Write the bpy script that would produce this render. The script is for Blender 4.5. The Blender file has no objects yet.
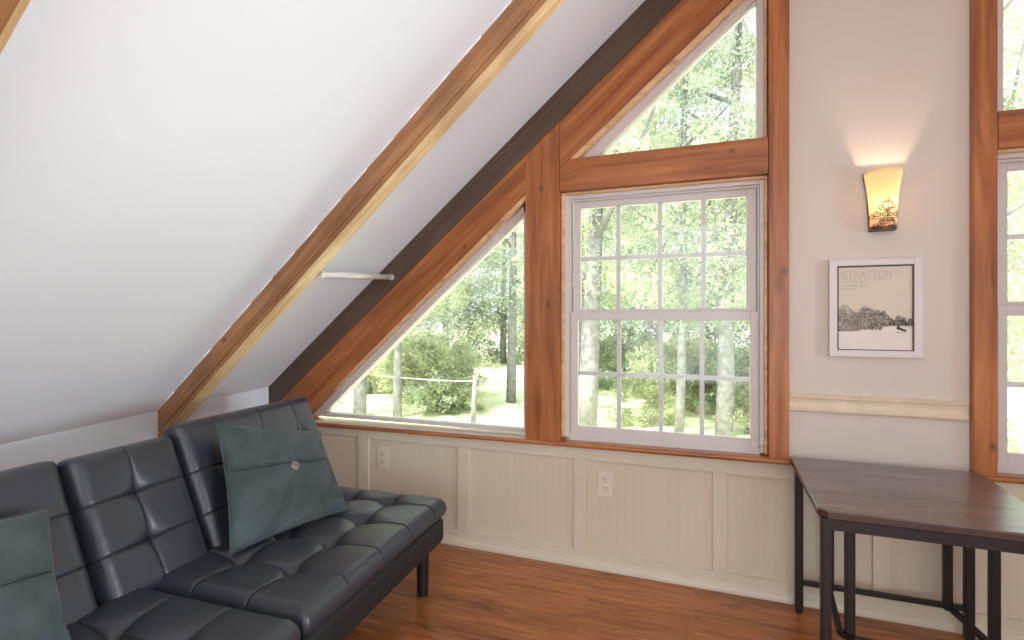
import bpy, bmesh, math, random
from mathutils import Vector, Matrix, Euler

sc = bpy.context.scene
col = sc.collection
R = math.radians
random.seed(7)

# ------------------------------------------------------------ camera, world, sun, large lights, exposure
cd = bpy.data.cameras.new('camera'); cam = bpy.data.objects.new('camera', cd); col.objects.link(cam)
cam.location = (0, -2.477, 1.25)
cam.rotation_euler = (R(90), 0, R(20.05))
cd.sensor_fit = 'HORIZONTAL'; cd.sensor_width = 36.0
cd.lens = 500 * 36.0 / 1024
cd.shift_y = -3 / 1024
cd.clip_start = 0.02; cd.clip_end = 300
sc.camera = cam

W = bpy.data.worlds.new('sky'); sc.world = W; W.use_nodes = True
bg = W.node_tree.nodes['Background']
bg.inputs[0].default_value = (0.86, 0.93, 1.0, 1); bg.inputs[1].default_value = 3.1

sd = bpy.data.lights.new('sun', 'SUN'); sd.energy = 11.0; sd.angle = R(1.5); sd.color = (1.0, 0.94, 0.82)
so = bpy.data.objects.new('sun', sd); col.objects.link(so)
so.rotation_euler = Vector((0.30, 0.62, -0.95)).to_track_quat('-Z', 'Y').to_euler()

def area(name, loc, direction, sx, sy, e, color, spread=180):
    d = bpy.data.lights.new(name, 'AREA'); d.shape = 'RECTANGLE'; d.size = sx; d.size_y = sy
    d.energy = e; d.color = color
    o = bpy.data.objects.new(name, d); col.objects.link(o); o.location = loc
    o.rotation_euler = Vector(direction).to_track_quat('-Z', 'Y').to_euler()
    d.spread = R(spread)
    return o
area('back_fill_light', (0.7, -5.02, 1.45), (0, 1, 0), 3.0, 2.2, 15, (1.0, 0.97, 0.88))  # added fill light at the unseen back opening, brightens the room
area('side_fill_light', (2.95, -1.9, 1.12), (-1, -0.02, 0.10), 1.6, 0.7, 33, (0.82, 0.91, 1.0), 85)  # added cool fill, no window here; brightens the left slope and knee wall

vs = sc.view_settings
vs.view_transform = 'Standard'; vs.look = 'None'; vs.gamma = 1.0; vs.exposure = 0.0
vs.use_curve_mapping = False
sc.cycles.max_bounces = 10; sc.cycles.diffuse_bounces = 6; sc.cycles.transparent_max_bounces = 12
sc.cycles.sample_clamp_indirect = 6.0

# ------------------------------------------------------------ material helpers
def nt(name):
    m = bpy.data.materials.new(name); m.use_nodes = True
    n = m.node_tree.nodes; l = m.node_tree.links
    return m, n, l, n['Principled BSDF']

def plain(name, c, rough=0.5, metal=0.0, noise=0.06, nscale=9.0, bump=0.0, bscale=80.0, coat=0.0, sheen=0.0, spec=0.5):
    m, n, l, b = nt(name)
    tc = n.new('ShaderNodeTexCoord')
    nz = n.new('ShaderNodeTexNoise'); nz.inputs['Scale'].default_value = nscale; nz.inputs['Detail'].default_value = 5
    l.new(tc.outputs['Object'], nz.inputs['Vector'])
    cr = n.new('ShaderNodeValToRGB')
    cr.color_ramp.elements[0].position = 0.3; cr.color_ramp.elements[1].position = 0.7
    cr.color_ramp.elements[0].color = tuple(max(0, x * (1 - noise)) for x in c) + (1,)
    cr.color_ramp.elements[1].color = tuple(min(1, x * (1 + noise)) for x in c) + (1,)
    l.new(nz.outputs['Fac'], cr.inputs['Fac']); l.new(cr.outputs['Color'], b.inputs['Base Color'])
    b.inputs['Roughness'].default_value = rough; b.inputs['Metallic'].default_value = metal
    b.inputs['Coat Weight'].default_value = coat; b.inputs['Specular IOR Level'].default_value = spec
    b.inputs['Sheen Weight'].default_value = sheen
    if bump:
        n2 = n.new('ShaderNodeTexNoise'); n2.inputs['Scale'].default_value = bscale; n2.inputs['Detail'].default_value = 4
        l.new(tc.outputs['Object'], n2.inputs['Vector'])
        bp = n.new('ShaderNodeBump'); bp.inputs['Strength'].default_value = bump; bp.inputs['Distance'].default_value = 0.004
        l.new(n2.outputs['Fac'], bp.inputs['Height']); l.new(bp.outputs['Normal'], b.inputs['Normal'])
    return m

def wood(name, dark, mid, light, rot=(0, 0, 0), rough=0.4, coat=0.15, knot=(0.10, 0.04, 0.02), knots=True, ks=2.3, kloc=0.37, stretch=14.0, scale=1.6, patch=0.0, patchc=(0.8, 0.75, 0.6)):
    """grain along local X after rot; streaked noise, knots"""
    m, n, l, b = nt(name)
    tc = n.new('ShaderNodeTexCoord')
    mp = n.new('ShaderNodeMapping'); mp.inputs['Rotation'].default_value = rot
    l.new(tc.outputs['Object'], mp.inputs['Vector'])
    m2 = n.new('ShaderNodeMapping'); m2.inputs['Scale'].default_value = (1, stretch, stretch)
    l.new(mp.outputs['Vector'], m2.inputs['Vector'])
    # warp for knots
    nz = n.new('ShaderNodeTexNoise'); nz.inputs['Scale'].default_value = scale; nz.inputs['Detail'].default_value = 7
    nz.inputs['Roughness'].default_value = 0.62; nz.inputs['Distortion'].default_value = 0.7
    l.new(m2.outputs['Vector'], nz.inputs['Vector'])
    cr = n.new('ShaderNodeValToRGB'); e = cr.color_ramp.elements
    e[0].position = 0.30; e[0].color = dark + (1,); e[1].position = 0.72; e[1].color = light + (1,)
    x = e.new(0.5); x.color = mid + (1,)
    l.new(nz.outputs['Fac'], cr.inputs['Fac'])
    big = n.new('ShaderNodeTexNoise'); big.inputs['Scale'].default_value = 2.0; big.inputs['Detail'].default_value = 3
    l.new(mp.outputs['Vector'], big.inputs['Vector'])
    mr = n.new('ShaderNodeMapRange'); mr.inputs[1].default_value = 0.3; mr.inputs[2].default_value = 0.7
    mr.inputs[3].default_value = 0.84; mr.inputs[4].default_value = 1.14
    l.new(big.outputs['Fac'], mr.inputs[0])
    mul = n.new('ShaderNodeMix'); mul.data_type = 'RGBA'; mul.blend_type = 'MULTIPLY'; mul.inputs[0].default_value = 1
    l.new(cr.outputs['Color'], mul.inputs[6]); l.new(mr.outputs[0], mul.inputs[7])
    out = mul.outputs[2]
    if knots:
        sx = n.new('ShaderNodeSeparateXYZ'); cx = n.new('ShaderNodeCombineXYZ'); l.new(mp.outputs['Vector'], sx.inputs[0])
        l.new(sx.outputs['X'], cx.inputs['X']); l.new(sx.outputs['Z'], cx.inputs['Y'])
        wn = n.new('ShaderNodeTexNoise'); wn.inputs['Scale'].default_value = 18; l.new(cx.outputs[0], wn.inputs['Vector'])
        wm = n.new('ShaderNodeVectorMath'); wm.operation = 'SCALE'; wm.inputs['Scale'].default_value = 0.022
        l.new(wn.outputs['Color'], wm.inputs[0])
        wa = n.new('ShaderNodeVectorMath'); wa.operation = 'ADD'; l.new(cx.outputs[0], wa.inputs[0]); l.new(wm.outputs[0], wa.inputs[1])
        mk = n.new('ShaderNodeMapping'); mk.inputs['Scale'].default_value = (0.70, 1.15, 1)
        mk.inputs['Location'].default_value = (kloc, 0.21, 0)
        l.new(wa.outputs[0], mk.inputs['Vector'])
        vo = n.new('ShaderNodeTexVoronoi'); vo.voronoi_dimensions = '2D'; vo.inputs['Scale'].default_value = ks
        l.new(mk.outputs['Vector'], vo.inputs['Vector'])
        kr = n.new('ShaderNodeMapRange'); kr.inputs[1].default_value = 0.008; kr.inputs[2].default_value = 0.042
        kr.inputs[3].default_value = 0.75; kr.inputs[4].default_value = 0.0
        l.new(vo.outputs['Distance'], kr.inputs[0])
        mx = n.new('ShaderNodeMix'); mx.data_type = 'RGBA'
        l.new(kr.outputs[0], mx.inputs[0]); l.new(out, mx.inputs[6]); mx.inputs[7].default_value = knot + (1,)
        out = mx.outputs[2]
    if patch:
        pn = n.new('ShaderNodeTexNoise'); pn.inputs['Scale'].default_value = 3.2; pn.inputs['Detail'].default_value = 6
        l.new(mp.outputs['Vector'], pn.inputs['Vector'])
        pr = n.new('ShaderNodeMapRange'); pr.inputs[1].default_value = 0.5; pr.inputs[2].default_value = 0.62
        pr.inputs[3].default_value = 0.0; pr.inputs[4].default_value = patch
        l.new(pn.outputs['Fac'], pr.inputs[0])
        mx = n.new('ShaderNodeMix'); mx.data_type = 'RGBA'
        l.new(pr.outputs[0], mx.inputs[0]); l.new(out, mx.inputs[6]); mx.inputs[7].default_value = patchc + (1,)
        out = mx.outputs[2]
    l.new(out, b.inputs['Base Color'])
    b.inputs['Roughness'].default_value = rough; b.inputs['Coat Weight'].default_value = coat
    b.inputs['Coat Roughness'].default_value = 0.2
    bp = n.new('ShaderNodeBump'); bp.inputs['Strength'].default_value = 0.12; bp.inputs['Distance'].default_value = 0.003
    l.new(nz.outputs['Fac'], bp.inputs['Height']); l.new(bp.outputs['Normal'], b.inputs['Normal'])
    return m

def floor_mat():
    m, n, l, b = nt('laminate_floor')
    tc = n.new('ShaderNodeTexCoord')
    br = n.new('ShaderNodeTexBrick'); br.offset = 0.37; br.inputs['Scale'].default_value = 1.0
    br.inputs['Brick Width'].default_value = 1.2; br.inputs['Row Height'].default_value = 0.09
    br.inputs['Mortar Size'].default_value = 0.0009; br.inputs['Mortar Smooth'].default_value = 0.2
    br.inputs['Color1'].default_value = (0.75, 0.75, 0.75, 1); br.inputs['Color2'].default_value = (1.15, 1.15, 1.15, 1)
    br.inputs['Mortar'].default_value = (0.35, 0.35, 0.35, 1)
    l.new(tc.outputs['Object'], br.inputs['Vector'])
    # per-board shift so streaks do not run on from board to board
    add = n.new('ShaderNodeVectorMath'); add.operation = 'ADD'
    sc_ = n.new('ShaderNodeVectorMath'); sc_.operation = 'SCALE'; sc_.inputs['Scale'].default_value = 9.0
    l.new(br.outputs['Color'], sc_.inputs[0]); l.new(tc.outputs['Object'], add.inputs[0]); l.new(sc_.outputs[0], add.inputs[1])
    m2 = n.new('ShaderNodeMapping'); m2.inputs['Scale'].default_value = (1.1, 11, 11)
    l.new(add.outputs[0], m2.inputs['Vector'])
    nz = n.new('ShaderNodeTexNoise'); nz.inputs['Scale'].default_value = 2.4; nz.inputs['Detail'].default_value = 8
    nz.inputs['Roughness'].default_value = 0.65; nz.inputs['Distortion'].default_value = 1.2
    l.new(m2.outputs['Vector'], nz.inputs['Vector'])
    cr = n.new('ShaderNodeValToRGB'); e = cr.color_ramp.elements
    e[0].position = 0.28; e[0].color = (0.13, 0.030, 0.008, 1); e[1].position = 0.75; e[1].color = (0.66, 0.28, 0.09, 1)
    x = e.new(0.42); x.color = (0.33, 0.10, 0.026, 1)
    x = e.new(0.58); x.color = (0.47, 0.165, 0.045, 1)
    l.new(nz.outputs['Fac'], cr.inputs['Fac'])
    mul = n.new('ShaderNodeMix'); mul.data_type = 'RGBA'; mul.blend_type = 'MULTIPLY'; mul.inputs[0].default_value = 0.8
    l.new(cr.outputs['Color'], mul.inputs[6]); l.new(br.outputs['Color'], mul.inputs[7])
    l.new(mul.outputs[2], b.inputs['Base Color'])
    b.inputs['Roughness'].default_value = 0.30; b.inputs['Coat Weight'].default_value = 0.25; b.inputs['Coat Roughness'].default_value = 0.16
    return m

def bead_mat():
    m, n, l, b = nt('beadboard_paint')
    b.inputs['Base Color'].default_value = (0.71, 0.63, 0.49, 1); b.inputs['Roughness'].default_value = 0.45
    tc = n.new('ShaderNodeTexCoord'); sp = n.new('ShaderNodeSeparateXYZ'); l.new(tc.outputs['Object'], sp.inputs[0])
    mo = n.new('ShaderNodeMath'); mo.operation = 'MODULO'; mo.inputs[1].default_value = 0.041
    ad = n.new('ShaderNodeMath'); ad.operation = 'ADD'; ad.inputs[1].default_value = 10.0
    l.new(sp.outputs['X'], ad.inputs[0]); l.new(ad.outputs[0], mo.inputs[0])
    mr = n.new('ShaderNodeMapRange'); mr.interpolation_type = 'SMOOTHSTEP'
    mr.inputs[1].default_value = 0.0; mr.inputs[2].default_value = 0.005; mr.inputs[3].default_value = 0; mr.inputs[4].default_value = 1
    l.new(mo.outputs[0], mr.inputs[0])
    bp = n.new('ShaderNodeBump'); bp.inputs['Strength'].default_value = 0.22; bp.inputs['Distance'].default_value = 0.0025
    l.new(mr.outputs[0], bp.inputs['Height']); l.new(bp.outputs['Normal'], b.inputs['Normal'])
    return m

def leather_mat():
    m, n, l, b = nt('navy_leather')
    tc = n.new('ShaderNodeTexCoord')
    b.inputs['Base Color'].default_value = (0.024, 0.028, 0.041, 1)
    b.inputs['Roughness'].default_value = 0.40; b.inputs['Specular IOR Level'].default_value = 0.75
    vo = n.new('ShaderNodeTexVoronoi'); vo.inputs['Scale'].default_value = 420; l.new(tc.outputs['Object'], vo.inputs['Vector'])
    nz = n.new('ShaderNodeTexNoise'); nz.inputs['Scale'].default_value = 14; nz.inputs['Detail'].default_value = 4; nz.inputs['Distortion'].default_value = 1.5
    l.new(tc.outputs['Object'], nz.inputs['Vector'])
    b1 = n.new('ShaderNodeBump'); b1.inputs['Strength'].default_value = 0.12; b1.inputs['Distance'].default_value = 0.001
    l.new(vo.outputs['Distance'], b1.inputs['Height'])
    b2 = n.new('ShaderNodeBump'); b2.inputs['Strength'].default_value = 0.35; b2.inputs['Distance'].default_value = 0.006
    l.new(nz.outputs['Fac'], b2.inputs['Height']); l.new(b1.outputs['Normal'], b2.inputs['Normal'])
    l.new(b2.outputs['Normal'], b.inputs['Normal'])
    return m

def glass_mat():
    m, n, l, b = nt('window_glass'); n.remove(b)
    tr = n.new('ShaderNodeBsdfTransparent'); gl = n.new('ShaderNodeBsdfGlossy'); gl.inputs['Roughness'].default_value = 0.02
    fr = n.new('ShaderNodeFresnel'); fr.inputs['IOR'].default_value = 1.35
    mx = n.new('ShaderNodeMixShader'); l.new(fr.outputs[0], mx.inputs[0]); l.new(tr.outputs[0], mx.inputs[1]); l.new(gl.outputs[0], mx.inputs[2])
    l.new(mx.outputs[0], n['Material Output'].inputs['Surface'])
    return m

def leaf_mat(name, c, tcol):
    m, n, l, b = nt(name); n.remove(b)
    tc = n.new('ShaderNodeTexCoord')
    nz = n.new('ShaderNodeTexNoise'); nz.inputs['Scale'].default_value = 1.1; nz.inputs['Detail'].default_value = 6
    l.new(tc.outputs['Object'], nz.inputs['Vector'])
    def ramp(cc, a, z):
        cr = n.new('ShaderNodeValToRGB'); cr.color_ramp.elements[0].position = 0.35; cr.color_ramp.elements[1].position = 0.68
        cr.color_ramp.elements[0].color = tuple(x * a for x in cc) + (1,)
        cr.color_ramp.elements[1].color = tuple(min(1, x * z) for x in cc) + (1,)
        l.new(nz.outputs['Fac'], cr.inputs['Fac']); return cr
    d = n.new('ShaderNodeBsdfDiffuse'); t = n.new('ShaderNodeBsdfTranslucent')
    l.new(ramp(c, 0.7, 1.25).outputs['Color'], d.inputs['Color']); l.new(ramp(tcol, 0.75, 1.2).outputs['Color'], t.inputs['Color'])
    mx = n.new('ShaderNodeMixShader'); mx.inputs[0].default_value = 0.5
    l.new(d.outputs[0], mx.inputs[1]); l.new(t.outputs[0], mx.inputs[2])
    l.new(mx.outputs[0], n['Material Output'].inputs['Surface'])
    return m

ROOF = math.atan(0.8403)          # roof pitch
M = {}
M['ceiling'] = plain('ceiling_paint', (0.82, 0.855, 0.89), 0.7, noise=0.012, nscale=2, bump=0.03, bscale=30)
M['wall'] = plain('wall_paint', (0.68, 0.595, 0.53), 0.65, noise=0.012, nscale=2, bump=0.04, bscale=40)
M['knee'] = plain('knee_wall_paint', (0.84, 0.89, 0.96), 0.65, noise=0.012, nscale=2)
M['trimpaint'] = plain('cream_trim_paint', (0.72, 0.645, 0.51), 0.40, noise=0.03, nscale=5)
M['rail'] = plain('yellowed_cream_paint', (0.74, 0.62, 0.44), 0.38, noise=0.07, nscale=14)
M['bead'] = bead_mat()
TD, TM, TL = (0.22, 0.062, 0.014), (0.39, 0.125, 0.032), (0.52, 0.205, 0.062)
M['timber_x'] = wood('timber_horizontal', TD, TM, TL)
M['timber_z'] = wood('timber_upright', TD, TM, TL, rot=(0, R(90), 0))
M['timber_s'] = wood('timber_sloping', TD, TM, TL, rot=(0, ROOF, 0))
M['timber_r'] = wood('timber_sloping_other_way', TD, TM, TL, rot=(0, -ROOF, 0))
M['dark'] = wood('dark_stained_rafter', (0.075, 0.044, 0.028), (0.105, 0.064, 0.042), (0.14, 0.090, 0.060), rough=0.7, coat=0, knots=False)
M['beam'] = wood('honey_rafter', (0.20, 0.085, 0.030), (0.36, 0.165, 0.062), (0.52, 0.27, 0.11), rough=0.5, coat=0.1, ks=2.4, patch=0.25, patchc=(0.16, 0.09, 0.05))
M['beam_under'] = wood('pale_rafter_lit_edge', (0.50, 0.29, 0.12), (0.74, 0.52, 0.28), (0.85, 0.70, 0.44), rough=0.5, coat=0.1, knots=False, patch=0.35, patchc=(0.45, 0.22, 0.09))
M['sill'] = wood('glossy_sill', TD, TM, TL, rough=0.3, coat=0.4, knots=False)
M['stop_x'] = wood('pine_stop', (0.52, 0.29, 0.13), (0.72, 0.45, 0.24), (0.82, 0.58, 0.35), knots=False)
M['vinyl'] = plain('white_vinyl', (0.66, 0.61, 0.585), 0.4, noise=0.01)
M['vinyl_sh'] = plain('grey_weatherstrip', (0.30, 0.28, 0.26), 0.6)
M['muntin'] = plain('grid_bar_white', (0.78, 0.77, 0.78), 0.5, noise=0.01)
M['glass'] = glass_mat()
M['floor'] = floor_mat()
M['leather'] = leather_mat()
M['black'] = plain('black_fabric_base', (0.009, 0.009, 0.010), 0.6, bump=0.1, bscale=300)
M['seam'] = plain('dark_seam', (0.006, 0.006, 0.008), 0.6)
M['velvet_seam'] = plain('teal_flap_seam', (0.014, 0.026, 0.027), 0.9)
M['thread'] = plain('stitching', (0.05, 0.055, 0.07), 0.5)
M['leg'] = plain('black_plastic_leg', (0.010, 0.010, 0.010), 0.35)
M['velvet'] = plain('teal_velvet', (0.046, 0.068, 0.070), 0.85, noise=0.30, nscale=11, bump=0.6, bscale=60, sheen=0.12)
M['button'] = plain('speckled_button', (0.20, 0.17, 0.17), 0.3, noise=0.6, nscale=160)
M['tabletop'] = wood('distressed_dark_tabletop', (0.070, 0.043, 0.036), (0.14, 0.095, 0.082), (0.23, 0.17, 0.155), rough=0.30, coat=0.6, knots=False, stretch=9, scale=3.5)
M['scratch'] = plain('pale_scratches', (0.34, 0.28, 0.26), 0.5)
M['table_edge'] = plain('dark_table_edge', (0.060, 0.030, 0.021), 0.45, noise=0.25)
M['iron'] = plain('dark_brown_iron', (0.012, 0.0075, 0.0065), 0.45, metal=0.0, noise=0.2, bump=0.15, bscale=120)
M['bronze'] = plain('brown_bronze', (0.13, 0.062, 0.040), 0.35, metal=0.6, noise=0.15)
M['plate'] = plain('ivory_outlet_plate', (0.78, 0.70, 0.60), 0.35, noise=0.01)
M['slot'] = plain('outlet_slot_dark', (0.03, 0.025, 0.02), 0.6)
M['frame'] = plain('white_picture_frame', (0.72, 0.67, 0.64), 0.4, noise=0.01)
M['lip'] = plain('dark_inner_lip', (0.07, 0.045, 0.035), 0.5)
M['paper'] = plain('print_paper', (0.70, 0.62, 0.50), 0.6, noise=0.03, nscale=6)
M['snow'] = plain('print_pale_ground', (0.80, 0.73, 0.66), 0.6, noise=0.02, nscale=6)
M['ink'] = plain('print_ink', (0.07, 0.06, 0.055), 0.7)
M['inkgrey'] = plain('print_grey_ink', (0.26, 0.22, 0.19), 0.7)
M['rod'] = plain('white_enamel_pole', (0.78, 0.78, 0.70), 0.25, noise=0.02)
M['brass'] = plain('bracket_steel', (0.45, 0.38, 0.28), 0.35, metal=0.8)
M['meadow'] = plain('summer_meadow', (0.72, 0.76, 0.50), 0.9, noise=0.25, nscale=1.3, bump=0.3, bscale=20)
M['bark'] = plain('grey_bark', (0.23, 0.23, 0.225), 0.9, noise=0.3, nscale=6, bump=0.8, bscale=20)
M['leaf_a'] = leaf_mat('green_leaves', (0.40, 0.46, 0.34), (0.60, 0.67, 0.48))
M['leaf_b'] = leaf_mat('bluish_green_leaves', (0.36, 0.42, 0.35), (0.54, 0.61, 0.50))
M['leaf_c'] = leaf_mat('yellow_green_leaves', (0.49, 0.54, 0.37), (0.70, 0.75, 0.50))
M['siding'] = plain('outside_siding', (0.35, 0.24, 0.16), 0.8)

# ------------------------------------------------------------ mesh helpers
def obj(name, bm, mats, parent=None, smooth=False, loc=None, rot=None, bevel=0.0, recalc=True):
    if recalc: bmesh.ops.recalc_face_normals(bm, faces=bm.faces)
    me = bpy.data.meshes.new(name); bm.to_mesh(me); bm.free()
    for m in (mats if isinstance(mats, (list, tuple)) else [mats]): me.materials.append(m)
    if smooth:
        for p in me.polygons: p.use_smooth = True
    o = bpy.data.objects.new(name, me); col.objects.link(o)
    if parent is not None: o.parent = parent
    if loc is not None: o.location = loc
    if rot is not None: o.rotation_euler = rot
    if bevel:
        b = o.modifiers.new('bevel', 'BEVEL'); b.width = bevel; b.segments = 2; b.limit_method = 'ANGLE'; b.angle_limit = R(40)
    return o

def empty(name, loc=(0, 0, 0), rotz=0.0):
    o = bpy.data.objects.new(name, None); col.objects.link(o); o.location = loc; o.rotation_euler = (0, 0, rotz)
    o.empty_display_size = 0.1
    return o

def tag(o, label, cat, group=None):
    o['label'] = label; o['category'] = cat
    if group: o['group'] = group
    return o

def struct(o, label=None):
    o['kind'] = 'structure'
    if label: o['label'] = label
    return o

def box(bm, x0, x1, y0, y1, z0, z1, mi=0):
    v = [bm.verts.new((x, y, z)) for x in (x0, x1) for y in (y0, y1) for z in (z0, z1)]
    for f in ((0, 1, 3, 2), (4, 6, 7, 5), (0, 4, 5, 1), (2, 3, 7, 6), (0, 2, 6, 4), (1, 5, 7, 3)):
        bm.faces.new([v[i] for i in f]).material_index = mi

def prism(bm, poly, y0, y1, mi=0):
    """poly in (x, z), extruded in y"""
    a = [bm.verts.new((x, y0, z)) for x, z in poly]; b = [bm.verts.new((x, y1, z)) for x, z in poly]
    bm.faces.new(a).material_index = mi; bm.faces.new(b[::-1]).material_index = mi
    n = len(poly)
    for i in range(n): bm.faces.new((a[i], b[i], b[(i + 1) % n], a[(i + 1) % n])).material_index = mi

def tube(bm, pts, r, seg=8, r2=None, closed=False, mi=0):
    pts = [Vector(p) for p in pts]; n = len(pts); rings = []
    up = Vector((0, 0, 1)); prev = None
    for i, p in enumerate(pts):
        d = (pts[min(i + 1, n - 1)] - pts[max(i - 1, 0)]).normalized()
        a = prev if prev is not None else (up if abs(d.z) < 0.9 else Vector((1, 0, 0)))
        e1 = (a - d * a.dot(d)).normalized(); e2 = d.cross(e1); prev = e1
        rr = r if r2 is None else r + (r2 - r) * i / max(1, n - 1)
        rings.append([bm.verts.new(p + (e1 * math.cos(2 * math.pi * k / seg) + e2 * math.sin(2 * math.pi * k / seg)) * rr) for k in range(seg)])
    for i in range(n - 1):
        for k in range(seg):
            bm.faces.new((rings[i][k], rings[i][(k + 1) % seg], rings[i + 1][(k + 1) % seg], rings[i + 1][k])).material_index = mi
    bm.faces.new(rings[0][::-1]).material_index = mi; bm.faces.new(rings[-1]).material_index = mi

def bar(bm, a, b, w, h, up=(0, 0, 1), mi=0):
    """rectangular bar from a to b, w sideways, h along up"""
    a = Vector(a); b = Vector(b); d = (b - a).normalized(); u = Vector(up); u = (u - d * u.dot(d)).normalized(); s = d.cross(u)
    v = [bm.verts.new(p + s * w * i / 2 + u * h * j / 2) for p in (a, b) for i, j in ((-1, -1), (1, -1), (1, 1), (-1, 1))]
    for f in ((0, 1, 2, 3), (7, 6, 5, 4), (0, 4, 5, 1), (1, 5, 6, 2), (2, 6, 7, 3), (3, 7, 4, 0)):
        bm.faces.new([v[i] for i in f]).material_index = mi

B = bmesh.new
def ceil_z(x): return 0.810 + 0.8403 * (x + 2.525)
def low_z(x): return 0.740 + 0.8365 * (x + 2.421)      # lower edge of the dark rafter on the gable
MIR = 1.4                                                # gable is symmetric about x = 0.7
RX, RZ = 0.7, ceil_z(0.7)

# ------------------------------------------------------------ room shell
b = B(); box(b, -3.3, 4.8, -5.3, 0.14, -0.12, 0)
struct(obj('floor', b, M['floor']), 'reddish brown wood laminate floor')

def slab(name, p, q, y0, y1, th, mat):
    """sloping slab: lower surface runs p->q in xz, thickness th outwards"""
    b = B(); d = Vector((q[0] - p[0], q[1] - p[1])).normalized(); nrm = Vector((-d.y, d.x))
    if nrm.y < 0: nrm = -nrm
    P = [p, q, (q[0] + nrm.x * th, q[1] + nrm.y * th), (p[0] + nrm.x * th, p[1] + nrm.y * th)]
    prism(b, P, y0, y1); return obj(name, b, mat)
struct(slab('ceiling', (-3.4, ceil_z(-3.4)), (RX, RZ), -5.3, 0.6, 0.12, M['ceiling']), 'white sloping ceiling')
struct(slab('ceiling', (RX, RZ), (MIR + 3.4, ceil_z(-3.4)), -5.3, 0.6, 0.12, M['ceiling']), 'white sloping ceiling on the right')
# knee wall on the left, slightly out of square
def kx(y): return -2.525 + 0.0672 * (y + 0.035)
b = B()
z0 = -0.02
ys = (0.14, -5.3)
v = [b.verts.new((kx(y) + dx, y, z)) for y in ys for dx in (0, -0.12) for z in (z0, ceil_z(kx(y)) + 0.08)]
for f in ((0, 1, 3, 2), (4, 6, 7, 5), (0, 4, 5, 1), (2, 3, 7, 6), (0, 2, 6, 4), (1, 5, 7, 3)): b.faces.new([v[i] for i in f])
struct(obj('wall_left', b, M['knee']), 'low white knee wall behind the sofa')
b = B(); box(b, 3.9, 4.02, -5.3, 0.14, -0.02, 0.9)
struct(obj('wall_right', b, M['knee']))
# back wall: gable with one wide opening added for light (behind the camera)
b = B()
box(b, -3.2, -1.0, -5.3, -5.18, -0.02, 2.7); box(b, 2.4, 4.4, -5.3, -5.18, -0.02, 2.7)
box(b, -1.0, 2.4, -5.3, -5.18, -0.02, 0.3); prism(b, [(-1.0, 2.6), (2.4, 2.6), (2.4, 2.72), (RX, RZ + 0.05), (-1.0, 2.72)], -5.3, -5.18)
struct(obj('wall_back', b, M['wall']))

# front (gable) wall: solid below the sill, drywall pier between the posts, solid corners
b = B()
box(b, -2.75, 4.15, 0.017, 0.14, -0.02, 0.60)
struct(obj('wall_front', b, M['bead']), 'cream beadboard wall under the windows')
b = B()
prism(b, [(0.38, 0.60), (1.024, 0.60), (1.024, 3.30), (RX, RZ + 0.05), (0.38, 3.30)], 0.0, 0.12)
struct(obj('wall_front', b, M['wall']), 'plain painted wall between the windows with the lamp and print')

# wainscot rails and stiles (painted), one fixed assembly
def zs(x): return 0.630 + 0.0088 * x       # the sill runs very slightly out of level
b = B()
prism(b, [(-2.62, 0.535), (4.0, 0.535), (4.0, zs(4) - 0.02), (-2.62, zs(-2.62) - 0.02)], 0.0, 0.018)
box(b, -2.62, 4.0, 0.0, 0.018, 0.0, 0.080)
for x in (-2.55, -1.875, -1.221, -0.572, 0.078, 0.700, 1.35, 2.0, 2.65, 3.3):
    box(b, x, x + (0.062 if x > 0 else 0.067), 0.0, 0.018, 0.075, 0.54)
struct(obj('trim_1', b, M['trimpaint'], bevel=0.002), 'cream wainscot rails and stiles')
b = B()
prof = [(0.0, 0.0), (-0.017, 0.0), (-0.017, 0.012), (-0.012, 0.026), (-0.004, 0.034), (-0.003, 0.042), (0.0, 0.044)]
def xrun(b, prof, x0, x1, zoff=0.0):
    A = [b.verts.new((x0, y, z + zoff)) for y, z in prof]; C = [b.verts.new((x1, y, z + zoff)) for y, z in prof]
    b.faces.new(A); b.faces.new(C[::-1]); n = len(prof)
    for i in range(n): b.faces.new((A[i], C[i], C[(i + 1) % n], A[(i + 1) % n]))
xrun(b, prof, -2.62, 4.0)
struct(obj('baseboard_front', b, M['trimpaint']), 'cream baseboard along the window wall')
b = B()
prof = [(0.0, 0.0), (-0.014, 0.0), (-0.018, 0.006), (-0.018, 0.012), (-0.013, 0.017), (-0.009, 0.022), (-0.008, 0.040), (-0.010, 0.054), (-0.015, 0.060), (-0.015, 0.066), (-0.020, 0.068), (-0.020, 0.074), (0.0, 0.076)]
xrun(b, prof, 0.388, 1.012, 0.841)
struct(obj('trim_2', b, M['rail']), 'yellowed cream chair rail on the pier')

# window sill board
def sill(name, x0, x1):
    b = B()
    P = [(-0.036, 0.0), (-0.043, -0.004), (-0.046, -0.012), (-0.043, -0.020), (-0.036, -0.024), (0.10, -0.024), (0.10, 0.0)]
    A = [b.verts.new((x0, y, zs(x0) + z)) for y, z in P]; C = [b.verts.new((x1, y, zs(x1) + z)) for y, z in P]
    b.faces.new(A); b.faces.new(C[::-1]); n = len(P)
    for i in range(n): b.faces.new((A[i], C[i], C[(i + 1) % n], A[(i + 1) % n]))
    return struct(obj(name, b, M['sill']), 'reddish wooden window sill board')
sill('trim_3', -2.60, 0.389); sill('trim_3', 1.011, 4.0)

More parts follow.
